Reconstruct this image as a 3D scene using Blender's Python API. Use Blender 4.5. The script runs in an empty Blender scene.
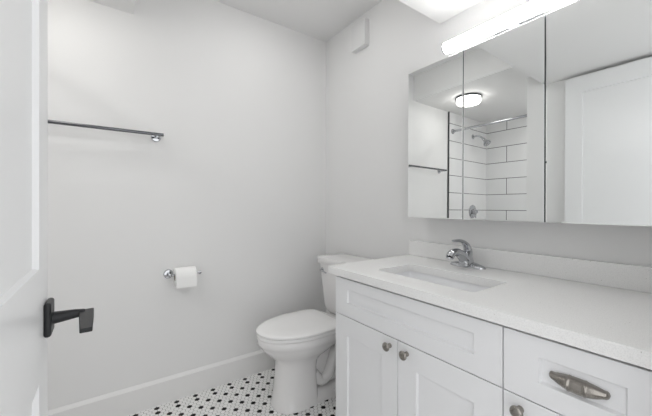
import bpy, bmesh, math, random
from mathutils import Vector, Matrix
S = bpy.context.scene
C = S.collection
PI = math.pi
R = math.radians

# ------------------------------------------------------------------ camera, world, exposure
cd = bpy.data.cameras.new('camera'); cam = bpy.data.objects.new('camera', cd); C.objects.link(cam)
cam.location = (-1.404, -1.98, 1.12)
cam.rotation_euler = (R(90), 0, R(-35.35))
cd.sensor_width = 36; cd.lens = 311 / 652 * 36
cd.shift_y = -2 / 652
cd.clip_start = 0.02
S.camera = cam
WORLD_E = 1.25
wd = bpy.data.worlds.new('world'); S.world = wd; wd.use_nodes = True
wd.node_tree.nodes['Background'].inputs[0].default_value = (0.98, 0.99, 1.0, 1)
wd.node_tree.nodes['Background'].inputs[1].default_value = WORLD_E
S.view_settings.view_transform = 'Standard'
S.view_settings.look = 'None'
S.view_settings.gamma = 1
S.view_settings.use_curve_mapping = False
S.view_settings.exposure = 0.48
BAR_E = 14        # glow of the vanity light bar
LAMP_E = 6.2      # glow of the round ceiling lamp
HIGH_FILL_E = 7.5       # unseen fill lamp added on the high ceiling, above the frame
SHOWER_FILL_E = 130    # unseen fill light added to brighten the shower

# ------------------------------------------------------------------ materials
def mat(name, col, rough=0.5, metal=0.0, bump=0.0, bscale=200, spec=0.5, emit=0, var=0.0, vscale=3, coat=0, ecol=(1.0, 0.99, 0.975)):
    m = bpy.data.materials.new(name); m.use_nodes = True
    nt = m.node_tree; b = nt.nodes['Principled BSDF']
    b.inputs['Base Color'].default_value = (*col, 1)
    b.inputs['Roughness'].default_value = rough
    b.inputs['Metallic'].default_value = metal
    b.inputs['Specular IOR Level'].default_value = spec
    b.inputs['Coat Weight'].default_value = coat
    tc = nt.nodes.new('ShaderNodeTexCoord')
    if var:
        n = nt.nodes.new('ShaderNodeTexNoise'); n.inputs['Scale'].default_value = vscale
        n.inputs['Detail'].default_value = 3
        nt.links.new(tc.outputs['Object'], n.inputs['Vector'])
        mx = nt.nodes.new('ShaderNodeMixRGB')
        mx.inputs[1].default_value = (*[c * (1 - var) for c in col], 1)
        mx.inputs[2].default_value = (*[min(1, c * (1 + var)) for c in col], 1)
        nt.links.new(n.outputs['Fac'], mx.inputs[0])
        nt.links.new(mx.outputs[0], b.inputs['Base Color'])
    if bump:
        n = nt.nodes.new('ShaderNodeTexNoise'); n.inputs['Scale'].default_value = bscale
        nt.links.new(tc.outputs['Object'], n.inputs['Vector'])
        bp = nt.nodes.new('ShaderNodeBump'); bp.inputs['Strength'].default_value = bump
        bp.inputs['Distance'].default_value = 0.002
        nt.links.new(n.outputs['Fac'], bp.inputs['Height'])
        nt.links.new(bp.outputs[0], b.inputs['Normal'])
    if emit:
        b.inputs['Emission Color'].default_value = (*ecol, 1)
        b.inputs['Emission Strength'].default_value = emit
    return m

M = {}
M['wall'] = mat('wall_paint', (0.85, 0.849, 0.845), 0.6, bump=0.08, bscale=350, var=0.01)
M['ceiling'] = mat('ceiling_paint', (0.88, 0.878, 0.875), 0.7, bump=0.08, bscale=300, var=0.01)
M['trim'] = mat('trim_paint', (0.85, 0.847, 0.84), 0.35, var=0.01)
M['door'] = mat('door_paint', (0.85, 0.855, 0.86), 0.3, var=0.01)
M['cab'] = mat('cabinet_paint', (0.88, 0.883, 0.895), 0.32, var=0.01)
M['cab_in'] = mat('cabinet_interior', (0.35, 0.35, 0.35), 0.7, var=0.05)
M['porc'] = mat('toilet_porcelain', (0.86, 0.85, 0.845), 0.12, var=0.01, coat=0.3)
M['seat'] = mat('toilet_seat_plastic', (0.93, 0.925, 0.92), 0.22, var=0.01)
M['sink'] = mat('sink_porcelain', (0.93, 0.935, 0.95), 0.15, var=0.01)
M['chrome'] = mat('polished_chrome', (0.52, 0.53, 0.55), 0.08, 1.0)
M['chrome_dk'] = mat('bar_chrome', (0.17, 0.175, 0.185), 0.18, 1.0)
M['nickel'] = mat('brushed_nickel', (0.32, 0.30, 0.275), 0.25, 1.0, bump=0.05, bscale=400)
M['black'] = mat('matte_black_metal', (0.018, 0.019, 0.021), 0.42, 0.3, bump=0.03)
M['edge'] = mat('dark_metal_edge', (0.06, 0.065, 0.07), 0.35, 0.8)
M['paper'] = mat('toilet_paper', (0.96, 0.96, 0.95), 0.9, bump=0.3, bscale=250)
M['card'] = mat('cardboard_core', (0.30, 0.24, 0.18), 0.9, var=0.1)
M['plastic'] = mat('white_plastic', (0.80, 0.80, 0.80), 0.4, var=0.01)
M['vent_in'] = mat('vent_panel_plastic', (0.66, 0.67, 0.69), 0.5, var=0.01)
M['mirror'] = mat('silvered_mirror', (0.93, 0.945, 0.94), 0.0, 1.0)
M['glass_edge'] = mat('mirror_glass_edge', (0.06, 0.09, 0.11), 0.15, 0.3)
M['mcab'] = mat('mirror_cabinet_shell', (0.72, 0.72, 0.72), 0.4, var=0.01)
M['bar'] = mat('light_bar_diffuser', (0.9, 0.9, 0.88), 0.4, emit=BAR_E)
M['lamp'] = mat('ceiling_lamp_diffuser', (0.9, 0.9, 0.88), 0.4, emit=LAMP_E, ecol=(1.0, 0.975, 0.93))
M['high_fill'] = mat('high_fill_diffuser', (0.9, 0.9, 0.88), 0.4, emit=HIGH_FILL_E)
M['shower_fill'] = mat('shower_fill_diffuser', (0.9, 0.9, 0.88), 0.4, emit=SHOWER_FILL_E)
M['tub'] = mat('tub_enamel', (0.82, 0.82, 0.82), 0.15, var=0.01)
M['hex_w'] = mat('white_hex_tile', (0.90, 0.895, 0.885), 0.3, var=0.04, vscale=9)
M['hex_b'] = mat('black_hex_tile', (0.006, 0.006, 0.0065), 0.5, spec=0.25, var=0.2, vscale=9)
M['grout'] = mat('floor_grout', (0.30, 0.29, 0.28), 0.9, var=0.1, vscale=40)
M['wood'] = mat('hall_oak_floor', (0.36, 0.26, 0.18), 0.45, var=0.15, vscale=6)
M['silicone'] = mat('drain_dark', (0.05, 0.05, 0.05), 0.4)

def quartz():
    m = mat('speckled_white_quartz', (0.73, 0.725, 0.715), 0.22)
    nt = m.node_tree; b = nt.nodes['Principled BSDF']
    tc = nt.nodes.new('ShaderNodeTexCoord')
    v = nt.nodes.new('ShaderNodeTexNoise'); v.inputs['Scale'].default_value = 420; v.inputs['Detail'].default_value = 2
    r = nt.nodes.new('ShaderNodeValToRGB')
    r.color_ramp.elements[0].position = 0.36; r.color_ramp.elements[0].color = (0.86, 0.858, 0.85, 1)
    r.color_ramp.elements[1].position = 0.52; r.color_ramp.elements[1].color = (0.93, 0.928, 0.92, 1)
    n2 = nt.nodes.new('ShaderNodeTexVoronoi'); n2.inputs['Scale'].default_value = 45
    r2 = nt.nodes.new('ShaderNodeValToRGB')
    r2.color_ramp.elements[0].position = 0.035; r2.color_ramp.elements[0].color = (0.55, 0.53, 0.5, 1)
    r2.color_ramp.elements[1].position = 0.06; r2.color_ramp.elements[1].color = (1, 1, 1, 1)
    mx = nt.nodes.new('ShaderNodeMixRGB'); mx.blend_type = 'MULTIPLY'; mx.inputs[0].default_value = 1
    for n in (v, n2): nt.links.new(tc.outputs['Object'], n.inputs['Vector'])
    nt.links.new(v.outputs['Fac'], r.inputs[0]); nt.links.new(n2.outputs['Distance'], r2.inputs[0])
    nt.links.new(r.outputs[0], mx.inputs[1]); nt.links.new(r2.outputs[0], mx.inputs[2])
    nt.links.new(mx.outputs[0], b.inputs['Base Color'])
    return m
M['quartz'] = quartz()

def tile_mat(name, axis, off_u, off_z, joints=True):
    """glossy large white tiles, dark thin grout. axis: which object coordinate runs along the wall"""
    m = mat(name, (0.80, 0.80, 0.80), 0.12)
    nt = m.node_tree; b = nt.nodes['Principled BSDF']
    tc = nt.nodes.new('ShaderNodeTexCoord'); sp = nt.nodes.new('ShaderNodeSeparateXYZ'); cb = nt.nodes.new('ShaderNodeCombineXYZ')
    nt.links.new(tc.outputs['Object'], sp.inputs[0])
    au = nt.nodes.new('ShaderNodeMath'); au.inputs[1].default_value = off_u
    az = nt.nodes.new('ShaderNodeMath'); az.inputs[1].default_value = off_z
    nt.links.new(sp.outputs[axis], au.inputs[0]); nt.links.new(sp.outputs['Z'], az.inputs[0])
    nt.links.new(au.outputs[0], cb.inputs['X']); nt.links.new(az.outputs[0], cb.inputs['Y'])
    br = nt.nodes.new('ShaderNodeTexBrick')
    br.inputs['Scale'].default_value = 1
    br.inputs['Brick Width'].default_value = 0.60 if joints else 40.0
    br.inputs['Row Height'].default_value = 0.1875
    br.inputs['Mortar Size'].default_value = 0.003
    br.inputs['Mortar Smooth'].default_value = 0.0
    br.offset = 0.5; br.offset_frequency = 2
    br.inputs['Color1'].default_value = (0.88, 0.88, 0.88, 1)
    br.inputs['Color2'].default_value = (0.86, 0.865, 0.87, 1)
    br.inputs['Mortar'].default_value = (0.07, 0.07, 0.075, 1)
    nt.links.new(cb.outputs[0], br.inputs['Vector'])
    nt.links.new(br.outputs['Color'], b.inputs['Base Color'])
    bp = nt.nodes.new('ShaderNodeBump'); bp.invert = True; bp.inputs['Strength'].default_value = 0.4
    bp.inputs['Distance'].default_value = 0.001
    nt.links.new(br.outputs['Fac'], bp.inputs['Height']); nt.links.new(bp.outputs[0], b.inputs['Normal'])
    return m

# ------------------------------------------------------------------ mesh helpers
def obj(name, bm, m, parent=None, smooth=None, bevel=0, seg=2, sub=0):
    me = bpy.data.meshes.new(name)
    bmesh.ops.recalc_face_normals(bm, faces=bm.faces[:])
    bm.to_mesh(me); bm.free()
    for k in (m if isinstance(m, (list, tuple)) else [m]): me.materials.append(k)
    o = bpy.data.objects.new(name, me); C.objects.link(o)
    if smooth is not None:
        me.polygons.foreach_set('use_smooth', [True] * len(me.polygons))
        me.set_sharp_from_angle(angle=R(smooth))
    if bevel:
        b = o.modifiers.new('bevel', 'BEVEL'); b.width = bevel; b.segments = seg; b.limit_method = 'ANGLE'; b.angle_limit = R(35)
    if sub:
        s = o.modifiers.new('subsurf', 'SUBSURF'); s.levels = sub; s.render_levels = sub
    if parent:
        o.parent = parent
        o.matrix_parent_inverse = Matrix.Translation(-parent.location)   # parents are unrotated empties or meshes at their location
    return o

def box(bm, x0, x1, y0, y1, z0, z1):
    v = [bm.verts.new((x, y, z)) for z in (z0, z1) for y in (y0, y1) for x in (x0, x1)]
    for f in ((0, 2, 3, 1), (4, 5, 7, 6), (0, 1, 5, 4), (2, 6, 7, 3), (0, 4, 6, 2), (1, 3, 7, 5)):
        bm.faces.new([v[i] for i in f])

def bx(*a):
    bm = bmesh.new(); box(bm, *a); return bm

def loft(bm, rings, cap0=True, cap1=True, closed=True):
    vs = [[bm.verts.new(p) for p in r] for r in rings]
    n = len(vs[0])
    for a, b in zip(vs, vs[1:]):
        for i in range(n if closed else n - 1):
            j = (i + 1) % n
            bm.faces.new((a[i], a[j], b[j], b[i]))
    if cap0: bm.faces.new(vs[0][::-1])
    if cap1: bm.faces.new(vs[-1])
    return vs

def frame(d):
    d = Vector(d).normalized()
    u = d.cross(Vector((0, 0, 1)))
    if u.length < 1e-3: u = d.cross(Vector((0, 1, 0)))
    u.normalize(); return u, d.cross(u).normalized()

def tube(bm, pts, rad, n=20, cap=True, flat=1.0):
    pts = [Vector(p) for p in pts]
    if not isinstance(rad, (list, tuple)): rad = [rad] * len(pts)
    rings = []; pu = None
    for i, p in enumerate(pts):
        t = (pts[min(i + 1, len(pts) - 1)] - pts[max(i - 1, 0)]).normalized()
        if pu is None: u, v = frame(t)
        else:
            u = (pu - t * pu.dot(t)).normalized(); v = t.cross(u)
        pu = u
        rings.append([p + (u * math.cos(a) + v * math.sin(a) * flat) * rad[i] for a in [2 * PI * k / n for k in range(n)]])
    loft(bm, rings, cap, cap)

def lathe(bm, origin, axis, prof, n=32):
    """prof: list of (distance along axis, radius)"""
    o = Vector(origin); d = Vector(axis).normalized(); u, v = frame(d)
    rings = [[o + d * h + (u * math.cos(a) + v * math.sin(a)) * max(r, 1e-4) for a in [2 * PI * k / n for k in range(n)]] for h, r in prof]
    loft(bm, rings)

def bez(pts, n=16):
    """Catmull-Rom through pts"""
    P = [Vector(p) for p in pts]; P = [2 * P[0] - P[1]] + P + [2 * P[-1] - P[-2]]
    out = []
    for i in range(1, len(P) - 2):
        for k in range(n):
            t = k / n
            out.append(0.5 * ((2 * P[i]) + (-P[i - 1] + P[i + 1]) * t + (2 * P[i - 1] - 5 * P[i] + 4 * P[i + 1] - P[i + 2]) * t * t + (-P[i - 1] + 3 * P[i] - 3 * P[i + 1] + P[i + 2]) * t ** 3))
    out.append(P[-2]); return out

def empty(name, loc, label, cat, group=None):
    o = bpy.data.objects.new(name, None); C.objects.link(o); o.location = loc; o.empty_display_size = 0.05
    o['label'] = label; o['category'] = cat
    if group: o['group'] = group
    return o

def tag(o, label, cat, group=None):
    o['label'] = label; o['category'] = cat
    if group: o['group'] = group
    return o

def struct(name, bm, m, parent=None, **k):
    o = obj(name, bm, m, parent, **k)
    if not parent: o['kind'] = 'structure'
    return o

def shaker(bm, x, y0, y1, z0, z1, ty0, ty1, tz0, tz1, depth, thick, slope=0.004):
    """panel whose face looks to -x (thick>0 extends to +x) with a recessed flat field; sign of thick picks the side"""
    s = 1 if thick > 0 else -1
    O = [(x, y0, z0), (x, y1, z0), (x, y1, z1), (x, y0, z1)]
    I = [(x, y0 + ty0, z0 + tz0), (x, y1 - ty1, z0 + tz0), (x, y1 - ty1, z1 - tz1), (x, y0 + ty0, z1 - tz1)]
    q = slope
    J = [(x + s * depth, y0 + ty0 + q, z0 + tz0 + q), (x + s * depth, y1 - ty1 - q, z0 + tz0 + q), (x + s * depth, y1 - ty1 - q, z1 - tz1 - q), (x + s * depth, y0 + ty0 + q, z1 - tz1 - q)]
    B = [(x + thick, y0, z0), (x + thick, y1, z0), (x + thick, y1, z1), (x + thick, y0, z1)]
    loft(bm, [B, O, I, J])

# ------------------------------------------------------------------ the setting
XL = -1.56       # wall the open door rests beside
XT = -1.86       # where the shower tile starts on the back wall
XS = -2.65       # long tiled wall of the shower
YF = -1.93       # front wall with the doorway
YA = -0.89       # end of the left wall, where the shower opens
ZC = 2.40; ZL = 2.16; ZV = 2.056

# hex mosaic floor as geometry
bm = bmesh.new()
fx0, fx1, fy0, fy1 = -1.86, 0.0, -2.06, 0.0
s = 0.02525; rh = s * math.sqrt(3) / 2
v = [bm.verts.new(p) for p in ((-2.70, -3.2, -0.0012), (0.1, -3.2, -0.0012), (0.1, 0.1, -0.0012), (-2.70, 0.1, -0.0012))]
box_z = -0.08
g = [bm.verts.new((p.co.x, p.co.y, box_z)) for p in v]
f = bm.faces.new(v); f.material_index = 0
bm.faces.new(g[::-1])
for i in range(4):
    bm.faces.new((v[i], g[i], g[(i + 1) % 4], v[(i + 1) % 4]))
rx, ry = -0.768, -0.1655
for j in range(-90, 9):
    y = ry + j * rh
    if y > -0.001 or y < fy0: continue
    for i in range(-46, 34):
        x = rx + i * s + (s / 2 if j % 2 else 0)
        if x > -0.001 or x < fx0: continue
        blk = (i % 4 == 0 and j % 4 == 0) or (j % 4 == 2 and i % 4 == 2) if j < 5 else (j == 6 and i % 4 == 0)   # the last sheet is laid offset
        r1 = (s - 0.0022) / math.sqrt(3); r2 = r1 - 0.0008
        top = []; low = []
        for k in range(6):
            a = PI / 6 + k * PI / 3
            top.append(bm.verts.new((x + r2 * math.cos(a), y + r2 * math.sin(a), 0.0)))
            low.append(bm.verts.new((x + r1 * math.cos(a), y + r1 * math.sin(a), -0.0012)))
        mi = 2 if blk else 1
        f = bm.faces.new(top); f.material_index = mi
        for k in range(6):
            f = bm.faces.new((low[k], low[(k + 1) % 6], top[(k + 1) % 6], top[k])); f.material_index = mi
struct('floor', bm, [M['grout'], M['hex_w'], M['hex_b']])

T = 0.12
struct('wall_back', bx(XS - T, 0.0 + T, 0, T, -0.08, ZC), M['wall'])
struct('wall_right', bx(0, T, YF - 0.11, 0, -0.08, ZC), M['wall'])
struct('wall_left', bx(XL - 0.10, XL, YF, YA, 0, ZC), M['wall'])
struct('wall_shower_side', bx(XS - T, XS, -1.75, 0, -0.08, ZC), M['wall'])
struct('wall_shower_end', bx(XS, XL - 0.10, -1.66, -1.56, 0, ZC), M['wall'])
# front wall with the doorway the camera stands in
DX0, DX1, DZ = -1.50, -0.70, 2.036
bm = bmesh.new()
box(bm, XL - 0.10, DX0 - 0.012, YF - 0.11, YF, 0, ZC)
box(bm, DX1 + 0.012, 0, YF - 0.11, YF, 0, ZC)
box(bm, DX0 - 0.012, DX1 + 0.012, YF - 0.11, YF, DZ + 0.012, ZC)
struct('wall_front', bm, M['wall'])
bm = bmesh.new()
box(bm, DX0 - 0.0118, DX0, YF - 0.112, YF - 0.0, 0, DZ)
box(bm, DX1, DX1 + 0.0118, YF - 0.112, YF - 0.0, 0, DZ)
box(bm, DX0 - 0.0118, DX1 + 0.0118, YF - 0.112, YF - 0.0, DZ, DZ + 0.0118)
struct('trim_1', bm, M['trim'])
# ceilings: the high part and the two lowered parts
struct('ceiling', bx(XS - T, T, YF - 0.11, T, ZC, ZC + 0.1), M['ceiling'])
struct('ceiling_soffit_shower', bx(XS, -1.28, -1.015, 0, ZL, ZC), M['ceiling'])
struct('ceiling_soffit_vanity', bx(XL, 0, YF, -1.015, ZV, ZC), M['ceiling'])
struct('ceiling_soffit_tub', bx(XS, XL - 0.10, -1.56, -1.015, ZL, ZC), M['ceiling'])

# baseboards
def baseboard(name, x0, x1, y0, y1):
    h, c = 0.142, 0.011
    bm = bmesh.new()
    a0, a1, b0, b1 = x0, x1, y0, y1
    if name == 'baseboard_back': b0 += c
    elif name == 'baseboard_right': a0 += c
    else: a1 -= c
    q = lambda p0, p1, q0, q1, z: [(p0, q0, z), (p1, q0, z), (p1, q1, z), (p0, q1, z)]
    loft(bm, [q(x0, x1, y0, y1, 0), q(x0, x1, y0, y1, h - 0.016), q(a0, a1, b0, b1, h)])
    return struct(name, bm, M['trim'])
baseboard('baseboard_back', XT + 0.012, -0.014, -0.014, 0)
baseboard('baseboard_right', -0.014, 0, -0.848, 0)
baseboard('baseboard_left', XL, XL + 0.014, YF, YA)

# shower tile: thin slabs on the walls
struct('wall_tile_back', bx(XS, XT, -0.010, 0, 0.40, ZL), tile_mat('glossy_white_tile_plumbing', 'X', 50, 10 * 0.1875 - 1.100, False))
struct('wall_tile_side', bx(XS, XS + 0.010, -1.56, -0.010, 0.40, ZL), tile_mat('glossy_white_tile_long', 'Y', 12.245, 10 * 0.1875 - 1.100, True))
struct('wall_tile_end', bx(XS + 0.010, XL - 0.10, -1.56, -1.55, 0.40, ZL), tile_mat('glossy_white_tile_end', 'X', 50, 10 * 0.1875 - 1.100, False))
struct('trim_2', bx(XT, XT + 0.012, -0.013, 0, 0.0, ZL), M['edge'])

# ------------------------------------------------------------------ bathtub (behind the open door)
bm = bmesh.new()
def rrect(x0, x1, y0, y1, z, r, n=6):
    out = []
    for cx, cy, a0 in ((x1 - r, y1 - r, 0), (x0 + r, y1 - r, PI / 2), (x0 + r, y0 + r, PI), (x1 - r, y0 + r, 1.5 * PI)):
        for k in range(n + 1):
            a = a0 + PI / 2 * k / n
            out.append((cx + r * math.cos(a), cy + r * math.sin(a), z))
    return out
X0, X1, Y0, Y1 = XS + 0.002, -1.87, -1.548, -0.002
loft(bm, [rrect(X0, X1, Y0, Y1, 0.0, 0.01), rrect(X0, X1, Y0, Y1, 0.385, 0.01), rrect(X0 + .006, X1 - .006, Y0 + .006, Y1 - .006, 0.398, 0.02),
          rrect(X0 + .07, X1 - .08, Y0 + .09, Y1 - .09, 0.398, 0.12), rrect(X0 + .08, X1 - .09, Y0 + .10, Y1 - .10, 0.385, 0.12),
          rrect(X0 + .12, X1 - .13, Y0 + .20, Y1 - .14, 0.09, 0.10), rrect(X0 + .16, X1 - .17, Y0 + .25, Y1 - .18, 0.06, 0.08)])
tub = tag(obj('bathtub', bm, M['tub'], smooth=40), 'white alcove bathtub against the white tiled walls, behind the open door', 'bathtub')

# ------------------------------------------------------------------ door, swung open along the left wall
dx = -1.497
door = bpy.data.objects.new('door_1', None); C.objects.link(door); door.location = (dx - 0.017, YF + 0.005, 0); door['kind'] = 'structure'
def door_leaf():
    bm = bmesh.new()
    y0, y1, z0, z1, th = YF + 0.006, -1.161, 0.012, 2.030, 0.035
    # grid of face lines so both panels are recessed in one skin, front (+x) and back
    sy = [y0, y0 + 0.096, y1 - 0.096, y1]; sz = [z0, 0.25, 0.813, 1.010, 1.920, z1]
    for X, sg in ((dx, -1), (dx - th, 1)):
        V = {}
        for i, y in enumerate(sy):
            for j, z in enumerate(sz): V[i, j] = bm.verts.new((X, y, z))
        for i in range(3):
            for j in range(5):
                q = [V[i, j], V[i + 1, j], V[i + 1, j + 1], V[i, j + 1]]
                if i == 1 and j in (1, 3):
                    d = 0.009; e = 0.002
                    a, b, c, dd = sy[i] + e, sy[i + 1] - e, sz[j] + e, sz[j + 1] - e
                    W = [bm.verts.new((X + sg * d, *p)) for p in ((a, c), (b, c), (b, dd), (a, dd))]
                    for k in range(4): bm.faces.new((q[k], q[(k + 1) % 4], W[(k + 1) % 4], W[k]))
                    bm.faces.new(W)
                else: bm.faces.new(q)
    a = [(y0, z0), (y1, z0), (y1, z1), (y0, z1)]
    bm.verts.ensure_lookup_table()
    for k in range(4):
        p, q = a[k], a[(k + 1) % 4]
        bm.faces.new([bm.verts.new(c) for c in ((dx, *p), (dx, *q), (dx - th, *q), (dx - th, *p))])
    bmesh.ops.remove_doubles(bm, verts=bm.verts[:], dist=1e-5)
    return bm
obj('door_panel', door_leaf(), M['door'], door)
for side in (1, -1):
    hx = dx if side == 1 else dx - 0.035
    hy, hz = -1.190 if side == 1 else -1.221, 0.908
    if side == -1: hy = -1.222
    bm = bmesh.new(); box(bm, min(hx, hx + side * 0.011), max(hx, hx + side * 0.011), hy - 0.026, hy + 0.026, hz - 0.032, hz + 0.032)
    hd = obj('door_handle', bm, M['black'], door, bevel=0.005, seg=3); hd['label'] = 'matte black square rosette and lever'
    if side == 1:
        bm = bmesh.new()
        tube(bm, [(hx + 0.008, hy, hz - 0.003), (hx + 0.045, hy, hz - 0.001), (hx + 0.060, hy - 0.002, hz - 0.0005)], [0.0120, 0.0085, 0.0065], 24)
        # flat blade pointing back toward the hinge
        xs = hx + 0.050
        rings = []
        for t, w, th in ((0, 0.0120, 0.0042), (0.35, 0.0115, 0.0042), (1, 0.0090, 0.0038)):
            y = hy + 0.013 - t * 0.128; c = xs + 0.0118 + 0.004 * t; z = hz - 0.002
            rings.append([(c - w, y, z - th), (c + w, y, z - th), (c + w, y, z + th), (c - w, y, z + th)])
        loft(bm, rings)
        obj('lever', bm, M['black'], hd, smooth=35, bevel=0.0015)
    else:
        bm = bmesh.new(); tube(bm, [(hx - 0.008, hy, hz), (hx - 0.026, hy, hz)], 0.010, 24)
        obj('lever', bm, M['black'], hd, smooth=35)

# ------------------------------------------------------------------ vanity cabinet
CY0, CY1 = -1.905, -0.849     # right and left ends
CX = -0.560                   # door faces
van = empty('vanity_cabinet', (-0.28, (CY0 + CY1) / 2, 0), 'white shaker bathroom vanity cabinet with metal knobs under the quartz counter', 'vanity')
bm = bmesh.new()
zt, zg = 0.8145, 0.645
box(bm, -0.541, 0.0 - 0.001, CY1 - 0.018, CY1, 0.0, zt)
box(bm, -0.541, -0.001, CY0, CY0 + 0.018, 0.0, zt)
box(bm, -0.541, -0.001, -1.594, -1.576, 0.10, zt)
box(bm, -0.541, -0.010, CY0 + 0.018, CY1 - 0.018, 0.095, 0.113)
box(bm, -0.010, -0.001, CY0 + 0.018, CY1 - 0.018, 0.095, zt)
box(bm, -0.490, -0.475, CY0 + 0.018, CY1 - 0.018, 0.0, 0.095)
obj('cabinet_body', bm, M['cab'], van, bevel=0.001)
FT = 0.019; gp = 0.0016
YD = -1.2285; YS = -1.586
def front(name, y0, y1, z0, z1, a, b, c, d):
    bm = bmesh.new(); shaker(bm, CX, y0, y1, z0, z1, a, b, c, d, 0.009, FT - 0.001)
    return obj(name, bm, M['cab'], van, bevel=0.0009, seg=2)
yl = CY1 - 0.016              # small reveal of the cabinet side beside the fronts
front('false_drawer_front', YS + gp, yl, zg + gp, 0.8050, 0.077, 0.080, 0.056, 0.0425)
d1 = front('door', YD + gp, yl, 0.105, zg - gp, 0.078, 0.080, 0.078, 0.078)
d2 = front('door', YS + gp, YD - gp, 0.105, zg - gp, 0.078, 0.078, 0.078, 0.078)
dr = front('drawer', CY0 + 0.002, YS - gp, zg + gp, 0.8050, 0.080, 0.080, 0.050, 0.0465)
d3 = front('door', CY0 + 0.002, YS - gp, 0.105, zg - gp, 0.078, 0.078, 0.078, 0.078)
def knob(y, z, p):
    bm = bmesh.new()
    lathe(bm, (CX, y, z), (-1, 0, 0), [(0, 0.0085), (0.003, 0.0085), (0.006, 0.0055), (0.013, 0.0055), (0.016, 0.010), (0.019, 0.0145), (0.022, 0.0158), (0.025, 0.0150), (0.028, 0.0115), (0.0295, 0.006), (0.030, 0.0)], 36)
    k = obj('knob', bm, M['nickel'], p, smooth=50); k['label'] = 'round brushed nickel knob'; return k
knob(YD + 0.036, 0.6135, d1); knob(YD - 0.042, 0.6125, d2); knob(YS - 0.042, 0.6135, d3)
# cup pull
bm = bmesh.new()
yc, zc, L = -1.742, 0.723, 0.0545
rings = []
N = 64; NV = 14
def sstep(a, b, x):
    t = max(0.0, min(1.0, (x - a) / (b - a))); return t * t * (3 - 2 * t)
for i in range(N + 1):
    t = -1 + 2 * i / N
    a = abs(t)
    dome = max(0.0, math.cos(a * PI / 2)) ** 0.72
    h = 0.0145 * dome + 0.0030
    d = 0.019 * dome ** 0.8 + 0.0030
    lobe = math.exp(-((a - 0.92) / 0.07) ** 2)
    h += 0.0022 * lobe; d += 0.0012 * lobe
    rid = math.exp(-((a - 0.27) / 0.04) ** 2)
    h += 0.0014 * rid; d += 0.0022 * rid
    inner = 1 - sstep(0.22, 0.27, a)
    d -= 0.0012 * inner
    e = 1 - sstep(0.965, 1.0, a) * 0.75
    h *= e
    y = yc + t * L
    ring = []
    for k in range(NV + 1):
        th = -PI * 0.50 + PI * k / NV
        c = max(0.0, math.cos(th))
        ring.append((CX + 0.0070 - d * c ** 0.8, y, zc + h * math.sin(th) + 0.004 * (a ** 2)))
    rings.append(ring)
loft(bm, rings, True, True, True)
cp = obj('cup_pull', bm, M['nickel'], dr, smooth=50); cp['label'] = 'curved brushed nickel cup pull'

# ------------------------------------------------------------------ counter with undermount sink
ZT = 0.848; ZB = 0.8155
KX0, KX1, KY0, KY1 = -0.577, -0.001, YF + 0.001, -0.829
SX0, SX1, SY0, SY1 = -0.458, -0.235, -1.452, -1.020
bm = bmesh.new()
def ringsub(x0, x1, y0, y1, z, r, n=5): return rrect(x0, x1, y0, y1, z, r, n)
O0 = ringsub(KX0, KX1, KY0, KY1, ZT, 0.002); I0 = ringsub(SX0, SX1, SY0, SY1, ZT, 0.018)
Ob = [(x, y, ZB) for x, y, z in O0]; Ib = [(x, y, ZB) for x, y, z in I0]
vs = loft(bm, [I0, O0, Ob, Ib, ], False, False)
for i in range(len(I0)):
    j = (i + 1) % len(I0); bm.faces.new((vs[3][i], vs[3][j], vs[0][j], vs[0][i]))
counter = obj('countertop', bm, M['quartz'], bevel=0.0015, seg=2)
tag(counter, 'white speckled quartz countertop with sink cutout on the vanity cabinet', 'countertop')
bm = bx(-0.021, -0.001, KY0, KY1, ZT + 0.0003, ZT + 0.081)
tag(obj('backsplash', bm, M['quartz'], bevel=0.0015), 'low speckled quartz backsplash strip on the wall behind the faucet', 'backsplash')
# sink
bm = bmesh.new()
e = 0.006
rg = []
prof = [(-0.012, ZB - 0.001), (-0.012, ZB - 0.012), (0.004, ZB - 0.022), (0.012, ZB - 0.085), (0.022, ZB - 0.110), (0.045, ZB - 0.122), (0.08, ZB - 0.127)]
for off, z in prof:
    rg.append(rrect(SX0 + off, SX1 - off, SY0 + off, SY1 - off, z, max(0.02, 0.03 + off * 0.3), 6))
inner = [[tuple(p) for p in r] for r in rg]
inner[0] = rrect(SX0 - .004, SX1 + .004, SY0 - .004, SY1 + .004, ZB - 0.001, 0.022, 6)
inner[1] = rrect(SX0 - .003, SX1 + .003, SY0 - .003, SY1 + .003, ZB - 0.012, 0.022, 6)
outer = [rrect(SX0 - .025, SX1 + .025, SY0 - .025, SY1 + .025, ZB - 0.001, 0.03, 6), rrect(SX0 - .025, SX1 + .025, SY0 - .025, SY1 + .025, ZB - 0.014, 0.03, 6),
         rrect(SX0 - .008, SX1 + .008, SY0 - .008, SY1 + .008, ZB - 0.03, 0.03, 6), rrect(SX0 + .01, SX1 - .01, SY0 + .01, SY1 - .01, ZB - 0.12, 0.03, 6), rrect(SX0 + .06, SX1 - .06, SY0 + .06, SY1 - .06, ZB - 0.137, 0.03, 6)]
loft(bm, outer[::-1] + inner, True, True)
sink = obj('sink_basin', bm, M['sink'], smooth=45)
tag(sink, 'white rectangular undermount sink set into the quartz countertop', 'sink')
bm = bmesh.new(); lathe(bm, (-0.335, -1.235, ZB - 0.1275), (0, 0, 1), [(0, 0.022), (0.002, 0.022), (0.003, 0.019), (0.001, 0.017), (0.001, 0.0)], 28)
obj('drain', bm, M['chrome'], sink, smooth=40)

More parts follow.
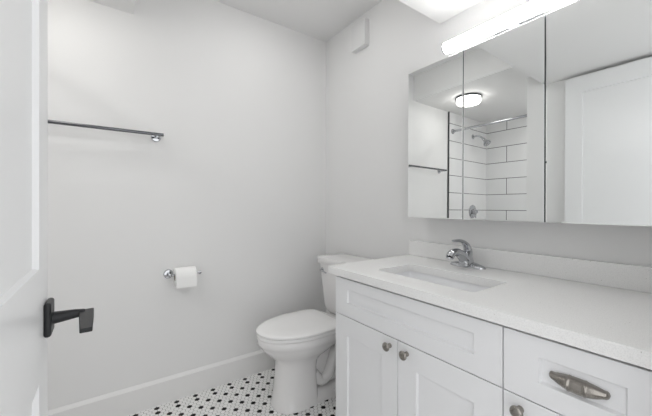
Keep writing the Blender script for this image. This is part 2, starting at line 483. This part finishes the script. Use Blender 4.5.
# ------------------------------------------------------------------ faucet
FX, FY = -0.078, -1.208
fc = empty('faucet', (FX, FY, ZT), 'chrome single-lever faucet on the counter behind the sink', 'faucet')
bm = bmesh.new()
def ell(cx, cy, z, a, b, n=40, p=2.0):
    out = []
    for k in range(n):
        t = 2 * PI * k / n; c, s_ = math.cos(t), math.sin(t)
        out.append((cx + a * math.copysign(abs(c) ** (2 / p), c), cy + b * math.copysign(abs(s_) ** (2 / p), s_), z))
    return out
loft(bm, [ell(FX, FY, ZT, 0.030, 0.083), ell(FX, FY, ZT + .006, 0.030, 0.083), ell(FX, FY, ZT + .011, 0.026, 0.076), ell(FX, FY, ZT + .017, 0.022, 0.055), ell(FX, FY, ZT + .022, 0.018, 0.035)])
obj('base_plate', bm, M['chrome'], fc, smooth=50)
bm = bmesh.new()
loft(bm, [ell(FX - .006, FY, ZT + .008, 0.036, 0.029, p=2.6), ell(FX - .010, FY, ZT + .03, 0.034, 0.027, p=2.4), ell(FX - .010, FY, ZT + .052, 0.029, 0.025), ell(FX - .004, FY, ZT + .070, 0.022, 0.021), ell(FX, FY, ZT + .078, 0.010, 0.010)])
obj('body', bm, M['chrome'], fc, smooth=50)
bm = bmesh.new()
pts = bez([(FX - .010, FY, ZT + .026), (FX - .046, FY, ZT + .054), (FX - .084, FY, ZT + .072), (FX - .118, FY, ZT + .070), (FX - .136, FY, ZT + .054)], 10)
n = len(pts); rad = []
for i in range(n):
    t = i / (n - 1); rad.append(0.027 - 0.010 * t - 0.002 * math.sin(PI * t))
tube(bm, pts, rad, 28, flat=0.85)
p = Vector((FX - .137, FY, ZT + .053)); lathe(bm, p, (-0.35, 0, -1), [(0.0, 0.013), (0.004, 0.0125), (0.0045, 0.010), (0.002, 0.0095), (0.002, 0.0)], 24)
obj('spout', bm, M['chrome'], fc, smooth=50)
bm = bmesh.new()
pts = bez([(FX + .004, FY, ZT + .052), (FX + .002, FY, ZT + .080), (FX - .018, FY, ZT + .104), (FX - .055, FY, ZT + .119), (FX - .108, FY, ZT + .122)], 10)
n = len(pts); rad = [0.0225 * (1 - .62 * (i / (n - 1)) ** 1.1) for i in range(n)]
tube(bm, pts, rad, 24, flat=0.62)
obj('lever_handle', bm, M['chrome'], fc, smooth=50)
bm = bmesh.new(); tube(bm, [(FX + .028, FY - .0, ZT + .0), (FX + .028, FY - .0, ZT + .04)], 0.0028, 12)
lathe(bm, (FX + .028, FY, ZT + .038), (0, 0, 1), [(0, .004), (.004, .006), (.009, .005), (.011, 0)], 16)
obj('lift_rod', bm, M['chrome'], fc, smooth=50)

# ------------------------------------------------------------------ mirrored medicine cabinet
MY1, MW, MZ0, MZ1, MX = -0.907, 0.3075, 1.061, 1.807, -0.120
mc = empty('mirrored_cabinet', (-0.06, MY1 - 1.5 * MW, MZ0), 'three-door mirrored medicine cabinet on the wall above the vanity', 'medicine cabinet')
bm = bmesh.new(); box(bm, MX + 0.022, -0.001, MY1 - 3 * MW + 0.004, MY1 - 0.004, MZ0 + 0.003, MZ1 - 0.003)
obj('cabinet_body', bm, M['mcab'], mc)
ye = [(-0.907, -1.2105), (-1.2140, -1.5230), (-1.5275, -1.8280)]
for a, b in ye:
    bm = bmesh.new(); box(bm, MX + 0.005, MX + 0.021, b, a, MZ0, MZ1)
    d = obj('mirror_door', bm, M['glass_edge'], mc)
    # mirror glass, narrow bevelled border
    bm = bmesh.new(); w = 0.0035; x1 = MX + 0.0049; x0 = MX
    tl = lambda z: (z - (MZ0 + MZ1) / 2) * 0.0062          # doors lean back a little
    O = [(x1, b, MZ0), (x1, a, MZ0), (x1, a, MZ1), (x1, b, MZ1)]
    P = [(x0 + .001 + tl(z), y, z) for y, z in ((b, MZ0), (a, MZ0), (a, MZ1), (b, MZ1))]
    I = [(x0 + tl(z), y, z) for y, z in ((b + w, MZ0 + w), (a - w, MZ0 + w), (a - w, MZ1 - 0.0008), (b + w, MZ1 - 0.0008))]
    loft(bm, [O, P, I]); obj('mirror_glass', bm, M['mirror'], d)

# ------------------------------------------------------------------ vanity light bar
BY0, BY1, BX, BZ, BR = -1.67, -1.108, -0.100, 1.860, 0.0245
lb = empty('vanity_light_bar', (0, (BY0 + BY1) / 2, BZ), 'long glowing tubular light bar mounted above the mirrored cabinet', 'light')
bm = bmesh.new(); tube(bm, [(BX, BY0 + .006, BZ), (BX, BY1 - .006, BZ)], BR, 40)
obj('diffuser', bm, M['bar'], lb, smooth=50)
for y, sg in ((BY0, 1), (BY1, -1)):
    bm = bmesh.new(); lathe(bm, (BX, y, BZ), (0, sg, 0), [(-0.002, 0.0), (-0.002, BR - .003), (0, BR + .001), (0.006, BR + .001), (0.006, 0)], 36)
    obj('end_cap', bm, M['chrome'], lb, smooth=40)
ym = (BY0 + BY1) / 2
bm = bmesh.new()
pr = [(0.0, 0.0268), (0.0, 0.0285), (0.0285, 0.0285), (0.0285, -0.012), (0.022, -0.021), (0.018, -0.018), (0.024, 0.0), (0.018, 0.0195)]  # unseen channel added behind the tube to shield the wall from its glow
loft(bm, [[(BX + a, y, BZ + b) for a, b in pr] for y in (BY0 + 0.006, BY1 - 0.006)])
obj('light_shield', bm, M['plastic'], lb, bevel=0.002)
bm = bmesh.new(); box(bm, -0.022, -0.001, ym - 0.09, ym + 0.09, BZ - 0.03, BZ + 0.04)
obj('wall_plate', bm, M['chrome'], lb, bevel=0.003)
bm = bmesh.new(); box(bm, BX + BR * 0.7, -0.020, ym - 0.02, ym + 0.02, BZ - 0.008, BZ + 0.008)
obj('bracket', bm, M['chrome'], lb)

# ------------------------------------------------------------------ round ceiling lamp by the shower
LX, LY = -1.605, -0.374
cl = empty('ceiling_lamp', (LX, LY, ZL), 'round drum ceiling lamp with dark rim, glowing, seen in the mirror', 'light')
bm = bmesh.new(); lathe(bm, (LX, LY, ZL), (0, 0, -1), [(0, 0.112), (0.014, 0.116), (0.018, 0.114), (0.018, 0.0)], 48)
obj('rim', bm, M['chrome_dk'], cl, smooth=40)
bm = bmesh.new(); lathe(bm, (LX, LY, ZL), (0, 0, -1), [(0.018, 0.0), (0.018, 0.104), (0.050, 0.104), (0.060, 0.098), (0.063, 0.085), (0.064, 0.0)], 48)
obj('diffuser', bm, M['lamp'], cl, smooth=40)

# unseen light added over the tub to brighten the tile, round the corner
sl = empty('shower_fill_light', (-2.22, -1.12, ZL), 'small round fill light added in the ceiling over the bathtub', 'light')
bm = bmesh.new(); lathe(bm, (-2.22, -1.12, ZL), (0, 0, -1), [(0, 0.075), (0.004, 0.075), (0.006, 0.070), (0.006, 0.0)], 40); obj('rim', bm, M['plastic'], sl, smooth=40)
bm = bmesh.new(); lathe(bm, (-2.22, -1.12, ZL), (0, 0, -1), [(0.006, 0.0), (0.006, 0.058), (0.009, 0.054), (0.010, 0.0)], 40); obj('diffuser', bm, M['shower_fill'], sl, smooth=40)

# fill lamp added on the high ceiling for brightness, above the frame
QX, QY = -0.62, -0.58
ql = empty('high_fill_light', (QX, QY, ZC), 'round white fill lamp added on the high ceiling in front of the toilet', 'light')
bm = bmesh.new(); lathe(bm, (QX, QY, ZC), (0, 0, -1), [(0, 0.155), (0.014, 0.158), (0.018, 0.154), (0.018, 0.0)], 48); obj('rim', bm, M['plastic'], ql, smooth=40)
bm = bmesh.new(); lathe(bm, (QX, QY, ZC), (0, 0, -1), [(0.018, 0.0), (0.018, 0.145), (0.030, 0.142), (0.042, 0.125), (0.048, 0.08), (0.050, 0.0)], 48); obj('diffuser', bm, M['high_fill'], ql, smooth=40)

# ------------------------------------------------------------------ towel bar
TZ = 1.510
tb = empty('towel_bar', (-1.43, 0, TZ), 'long slim chrome towel bar on the back wall above the toilet paper', 'towel bar')
bm = bmesh.new(); tube(bm, [(-1.725, -0.068, TZ), (-1.143, -0.068, TZ)], 0.0085, 20); obj('bar', bm, M['chrome_dk'], tb, smooth=50)
for x in (-1.695, -1.172):
    bm = bmesh.new()
    lathe(bm, (x, 0, TZ - 0.004), (0, -1, 0), [(0, 0.0255), (0.006, 0.0255), (0.009, 0.023), (0.010, 0.010), (0.050, 0.0085), (0.070, 0.0095), (0.073, 0.0)], 32)
    obj('post', bm, M['chrome'], tb, smooth=40)

# ------------------------------------------------------------------ paper holder and roll
ph = empty('toilet_paper_holder', (-1.103, 0, 0.731), 'chrome single-arm toilet paper holder on the back wall', 'toilet paper holder')
bm = bmesh.new(); lathe(bm, (-1.110, 0, 0.731), (0, -1, 0), [(0, 0.0255), (0.006, 0.0255), (0.010, 0.022), (0.011, 0.010), (0.045, 0.009), (0.066, 0.010), (0.070, 0.0)], 32)
obj('post', bm, M['chrome'], ph, smooth=40)
bm = bmesh.new(); tube(bm, [(-1.112, -0.060, 0.731), (-0.955, -0.060, 0.731)], 0.0060, 18)
lathe(bm, (-0.957, -0.060, 0.731), (1, 0, 0), [(0, 0.0), (0, 0.0095), (0.008, 0.0105), (0.012, 0.009), (0.013, 0)], 20)
obj('arm', bm, M['chrome'], ph, smooth=40)
rc = (-0.060, 0.7185)
bm = bmesh.new()
x0, x1 = -1.086, -0.978
n = 48
def circ(x, r): return [(x, rc[0] + r * math.cos(2 * PI * k / n), rc[1] + r * math.sin(2 * PI * k / n)) for k in range(n)]
vs = loft(bm, [circ(x0, 0.021), circ(x0, 0.051), circ(x0 + .002, 0.053), circ(x1 - .002, 0.053), circ(x1, 0.051), circ(x1, 0.021)], False, False)
for i in range(n):
    j = (i + 1) % n; bm.faces.new((vs[-1][i], vs[-1][j], vs[0][j], vs[0][i]))
# hanging sheet end at the front
sh = []
for k in range(10):
    t = k / 9
    if t < 0.6: a = PI - 0.2 - (-0.5) - t * 0.8; 
    z = rc[1] + 0.006 - 0.058 * t
    sh.append([(x0 + 0.001, rc[0] - 0.0534, z), (x1 - 0.001, rc[0] - 0.0534, z), (x1 - 0.001, rc[0] - 0.0546, z), (x0 + 0.001, rc[0] - 0.0546, z)])
loft(bm, sh)
roll = tag(obj('toilet_paper_roll', bm, M['paper'], smooth=40), 'white toilet paper roll hanging on the chrome holder', 'toilet paper')
bm = bmesh.new()
def circ2(x, r): return circ(x, r)
vs = loft(bm, [circ(x0 + .001, 0.0188), circ(x0 + .001, 0.0209), circ(x1 - .001, 0.0209), circ(x1 - .001, 0.0188)], False, False)
for i in range(n):
    j = (i + 1) % n; bm.faces.new((vs[-1][i], vs[-1][j], vs[0][j], vs[0][i]))
obj('cardboard_core', bm, M['card'], roll, smooth=40)

# ------------------------------------------------------------------ vent cover on the right wall
bm = bmesh.new()
y0, y1, z0, z1 = -0.487, -0.352, 2.168, 2.338
def sq(x, i): return [(x, y0 + i, z0 + i), (x, y1 - i, z0 + i), (x, y1 - i, z1 - i), (x, y0 + i, z1 - i)]
loft(bm, [sq(-0.0005, 0), sq(-0.036, 0.0), sq(-0.038, 0.002)], True, True)
tag(obj('vent_cover', bm, M['plastic']), 'small white box-shaped cover high on the right wall near the ceiling', 'wall cover')

# ------------------------------------------------------------------ toilet
TY = -0.405
to = empty('toilet', (-0.45, TY, 0), 'white two-piece toilet with closed lid between back wall and vanity', 'toilet')
def egg(cx, ab, af, b, z, n=56, pf=2.0, pb=2.4, tilt=0.0):
    """outline: front points to -x. af = front reach, ab = back reach, b = half width"""
    out = []
    for k in range(n):
        t = 2 * PI * k / n; c, s_ = math.cos(t), math.sin(t)
        a, p = (af, pf) if c > 0 else (ab, pb)
        X = -a * math.copysign(abs(c) ** (2 / p), c); Y = b * math.copysign(abs(s_) ** (2 / p), s_)
        out.append((cx + X, TY + Y, z + tilt * X))
    return out
bm = bmesh.new()
# front column flaring into the bowl
loft(bm, [egg(-0.50, 0.105, 0.146, 0.114, 0.0, pf=2.6, pb=6), egg(-0.50, 0.105, 0.146, 0.114, 0.012, pf=2.6, pb=6), egg(-0.50, 0.10, 0.139, 0.108, 0.022, pf=2.5, pb=6),
          egg(-0.50, 0.098, 0.131, 0.102, 0.10, pf=2.4, pb=5), egg(-0.50, 0.098, 0.122, 0.097, 0.20, pf=2.3, pb=4.5), egg(-0.495, 0.103, 0.128, 0.100, 0.240, pf=2.2, pb=4),
          egg(-0.488, 0.122, 0.148, 0.113, 0.266, pf=2.1, pb=3.5), egg(-0.48, 0.155, 0.182, 0.136, 0.290, pf=2.05, pb=3.2), egg(-0.47, 0.195, 0.222, 0.158, 0.318, pf=2.0, pb=3), egg(-0.463, 0.225, 0.248, 0.170, 0.340, pf=2, pb=3),
          egg(-0.46, 0.236, 0.257, 0.1735, 0.354, pf=2, pb=3), egg(-0.46, 0.24, 0.263, 0.178, 0.359, pf=2, pb=3), egg(-0.46, 0.24, 0.270, 0.181, 0.372, pf=2, pb=3), egg(-0.46, 0.24, 0.270, 0.181, 0.392, pf=2, pb=3), egg(-0.46, 0.235, 0.262, 0.174, 0.400, pf=2, pb=3)])
# rear trapway bulges and foot
def yz(x, hw, z0, z1, p=2.6, n=28):
    out = []; zc_ = (z0 + z1) / 2; hz_ = (z1 - z0) / 2
    for k in range(n):
        t = 2 * PI * k / n; c, s_ = math.cos(t), math.sin(t)
        out.append((x, TY + hw * math.copysign(abs(c) ** (2 / p), c), zc_ + hz_ * math.copysign(abs(s_) ** (2 / p), s_)))
    return out
loft(bm, [yz(-0.44, 0.055, 0.01, 0.34), yz(-0.36, 0.056, 0.01, 0.34), yz(-0.28, 0.058, 0.01, 0.35), yz(-0.20, 0.060, 0.01, 0.36), yz(-0.12, 0.058, 0.05, 0.37), yz(-0.09, 0.04, 0.10, 0.35)])
for sgn in (1, -1):
    q = [(-0.42, TY + sgn * 0.055, 0.15), (-0.375, TY + sgn * 0.062, 0.100), (-0.325, TY + sgn * 0.070, 0.120), (-0.295, TY + sgn * 0.074, 0.19), (-0.265, TY + sgn * 0.076, 0.255), (-0.215, TY + sgn * 0.070, 0.24), (-0.19, TY + sgn * 0.066, 0.14), (-0.19, TY + sgn * 0.062, 0.03)]
    tube(bm, bez(q, 8), 0.032, 20)
loft(bm, [rrect(-0.46, -0.13, TY - 0.112, TY + 0.112, 0.0, 0.05), rrect(-0.46, -0.13, TY - 0.112, TY + 0.112, 0.012, 0.05), rrect(-0.46, -0.135, TY - 0.104, TY + 0.104, 0.022, 0.05), rrect(-0.46, -0.14, TY - 0.085, TY + 0.085, 0.045, 0.04), rrect(-0.46, -0.15, TY - 0.06, TY + 0.06, 0.06, 0.03)])
# deck that carries the tank
loft(bm, [rrect(-0.30, -0.045, TY - 0.10, TY + 0.10, 0.325, 0.04), rrect(-0.32, -0.035, TY - 0.135, TY + 0.135, 0.352, 0.05), rrect(-0.32, -0.03, TY - 0.14, TY + 0.14, 0.392, 0.05), rrect(-0.315, -0.035, TY - 0.135, TY + 0.135, 0.400, 0.05)])
obj('bowl', bm, M['porc'], to, smooth=42)
for sgn in (1, -1):
    bm = bmesh.new(); lathe(bm, (-0.30, TY + sgn * 0.092, 0.018), (0, 0, 1), [(0, 0.014), (0.010, 0.013), (0.017, 0.008), (0.019, 0)], 20)
    obj('bolt_cap', bm, M['porc'], to, smooth=50)
bm = bmesh.new()
loft(bm, [egg(-0.46, 0.195, 0.262, 0.172, 0.4005, pb=5.5), egg(-0.46, 0.20, 0.270, 0.180, 0.404, pb=5.5), egg(-0.46, 0.20, 0.272, 0.182, 0.414, pb=5.5), egg(-0.46, 0.20, 0.268, 0.178, 0.4195, pb=5.5)])
obj('seat', bm, M['seat'], to, smooth=50)
bm = bmesh.new()
loft(bm, [egg(-0.46, 0.195, 0.267, 0.177, 0.4215, pb=5.5), egg(-0.46, 0.20, 0.274, 0.184, 0.424, pb=5.5), egg(-0.46, 0.20, 0.275, 0.185, 0.432, pb=5.5), egg(-0.46, 0.196, 0.270, 0.180, 0.437, pb=5.5),
          egg(-0.46, 0.18, 0.25, 0.165, 0.4405, pb=5.5), egg(-0.46, 0.12, 0.17, 0.11, 0.443, pb=5.5), egg(-0.46, 0.03, 0.04, 0.03, 0.444, pb=3)])
obj('lid', bm, M['seat'], to, smooth=50)
for sgn in (1, -1):
    bm = bmesh.new(); tube(bm, [(-0.252, TY + sgn * 0.075 - 0.022, 0.420), (-0.252, TY + sgn * 0.075 + 0.022, 0.420)], 0.012, 20)
    box(bm, -0.262, -0.240, TY + sgn * 0.075 - 0.018, TY + sgn * 0.075 + 0.018, 0.400, 0.418)
    obj('hinge', bm, M['seat'], to, smooth=40)
# tank
bm = bmesh.new()
def tk(z, xf, hw, r=0.035): return rrect(xf, -0.018, TY - hw, TY + hw, z, r, 8)
loft(bm, [tk(0.402, -0.165, 0.150), tk(0.415, -0.180, 0.172), tk(0.45, -0.186, 0.182), tk(0.60, -0.195, 0.201), tk(0.7308, -0.202, 0.214)])
obj('tank', bm, M['porc'], to, smooth=45)
bm = bmesh.new()
loft(bm, [tk(0.7310, -0.206, 0.218), tk(0.7325, -0.214, 0.226), tk(0.737, -0.2165, 0.2285), tk(0.765, -0.2165, 0.2285), tk(0.774, -0.213, 0.225), tk(0.780, -0.19, 0.20), tk(0.781, -0.12, 0.12, 0.02)])
obj('tank_lid', bm, M['porc'], to, smooth=45)
bm = bmesh.new()
lathe(bm, (-0.198, TY + 0.165, 0.688), (-1, 0, 0), [(0, 0.015), (0.006, 0.015), (0.009, 0.010), (0.018, 0.008), (0.020, 0)], 24)
tube(bm, bez([(-0.214, TY + 0.165, 0.688), (-0.219, TY + 0.140, 0.686), (-0.221, TY + 0.095, 0.680)], 6), [0.007] * 7 + [0.0065] * 6, 14, flat=0.7)
obj('flush_lever', bm, M['chrome'], to, smooth=45)

# ------------------------------------------------------------------ shower fittings (seen in the mirror)
sr = empty('shower_rod', (-1.92, -0.8, 1.955), 'straight chrome shower curtain rod across the tub opening', 'shower rod')
bm = bmesh.new(); tube(bm, [(-1.92, -1.549, 1.955), (-1.92, -0.011, 1.955)], 0.0125, 20); obj('rod', bm, M['chrome'], sr, smooth=50)
for y, sg in ((-0.0105, -1), (-1.5495, 1)):
    bm = bmesh.new(); lathe(bm, (-1.92, y, 1.955), (0, sg, 0), [(0, 0.027), (0.006, 0.027), (0.02, 0.018), (0.022, 0.0)], 24); obj('flange', bm, M['chrome'], sr, smooth=50)
HX = -2.33
hd = empty('shower_fixture', (HX, -0.01, 1.955), 'chrome shower head on a bent arm from the tiled wall', 'shower head')
bm = bmesh.new(); lathe(bm, (HX, -0.0105, 1.955), (0, -1, 0), [(0, 0.028), (0.004, 0.028), (0.010, 0.016), (0.011, 0)], 24); obj('flange', bm, M['chrome'], hd, smooth=50)
bm = bmesh.new(); tube(bm, bez([(HX, -0.012, 1.955), (HX, -0.06, 1.955), (HX, -0.10, 1.940), (HX, -0.135, 1.908)], 8), 0.0105, 16); obj('arm', bm, M['chrome'], hd, smooth=50)
bm = bmesh.new(); lathe(bm, (HX, -0.130, 1.912), (0, -0.62, -0.78), [(0, 0.0), (0, 0.015), (0.018, 0.017), (0.026, 0.013), (0.034, 0.018), (0.070, 0.042), (0.082, 0.044), (0.086, 0.040), (0.086, 0)], 28); obj('shower_head', bm, M['chrome'], hd, smooth=40)
sv = empty('shower_valve', (HX, -0.01, 1.08), 'round chrome shower valve with lever on the tiled wall below the shower head', 'shower valve')
bm = bmesh.new(); lathe(bm, (HX, -0.0105, 1.082), (0, -1, 0), [(0, 0.078), (0.004, 0.078), (0.012, 0.062), (0.014, 0.035), (0.014, 0)], 40); obj('escutcheon', bm, M['chrome'], sv, smooth=40)
bm = bmesh.new(); lathe(bm, (HX, -0.022, 1.082), (0, -1, 0), [(0, 0.030), (0.03, 0.026), (0.045, 0.022), (0.048, 0)], 28)
tube(bm, [(HX, -0.058, 1.080), (HX + 0.02, -0.062, 1.050), (HX + 0.03, -0.066, 1.010)], [0.011, 0.009, 0.008], 14); obj('handle', bm, M['chrome'], sv, smooth=40)
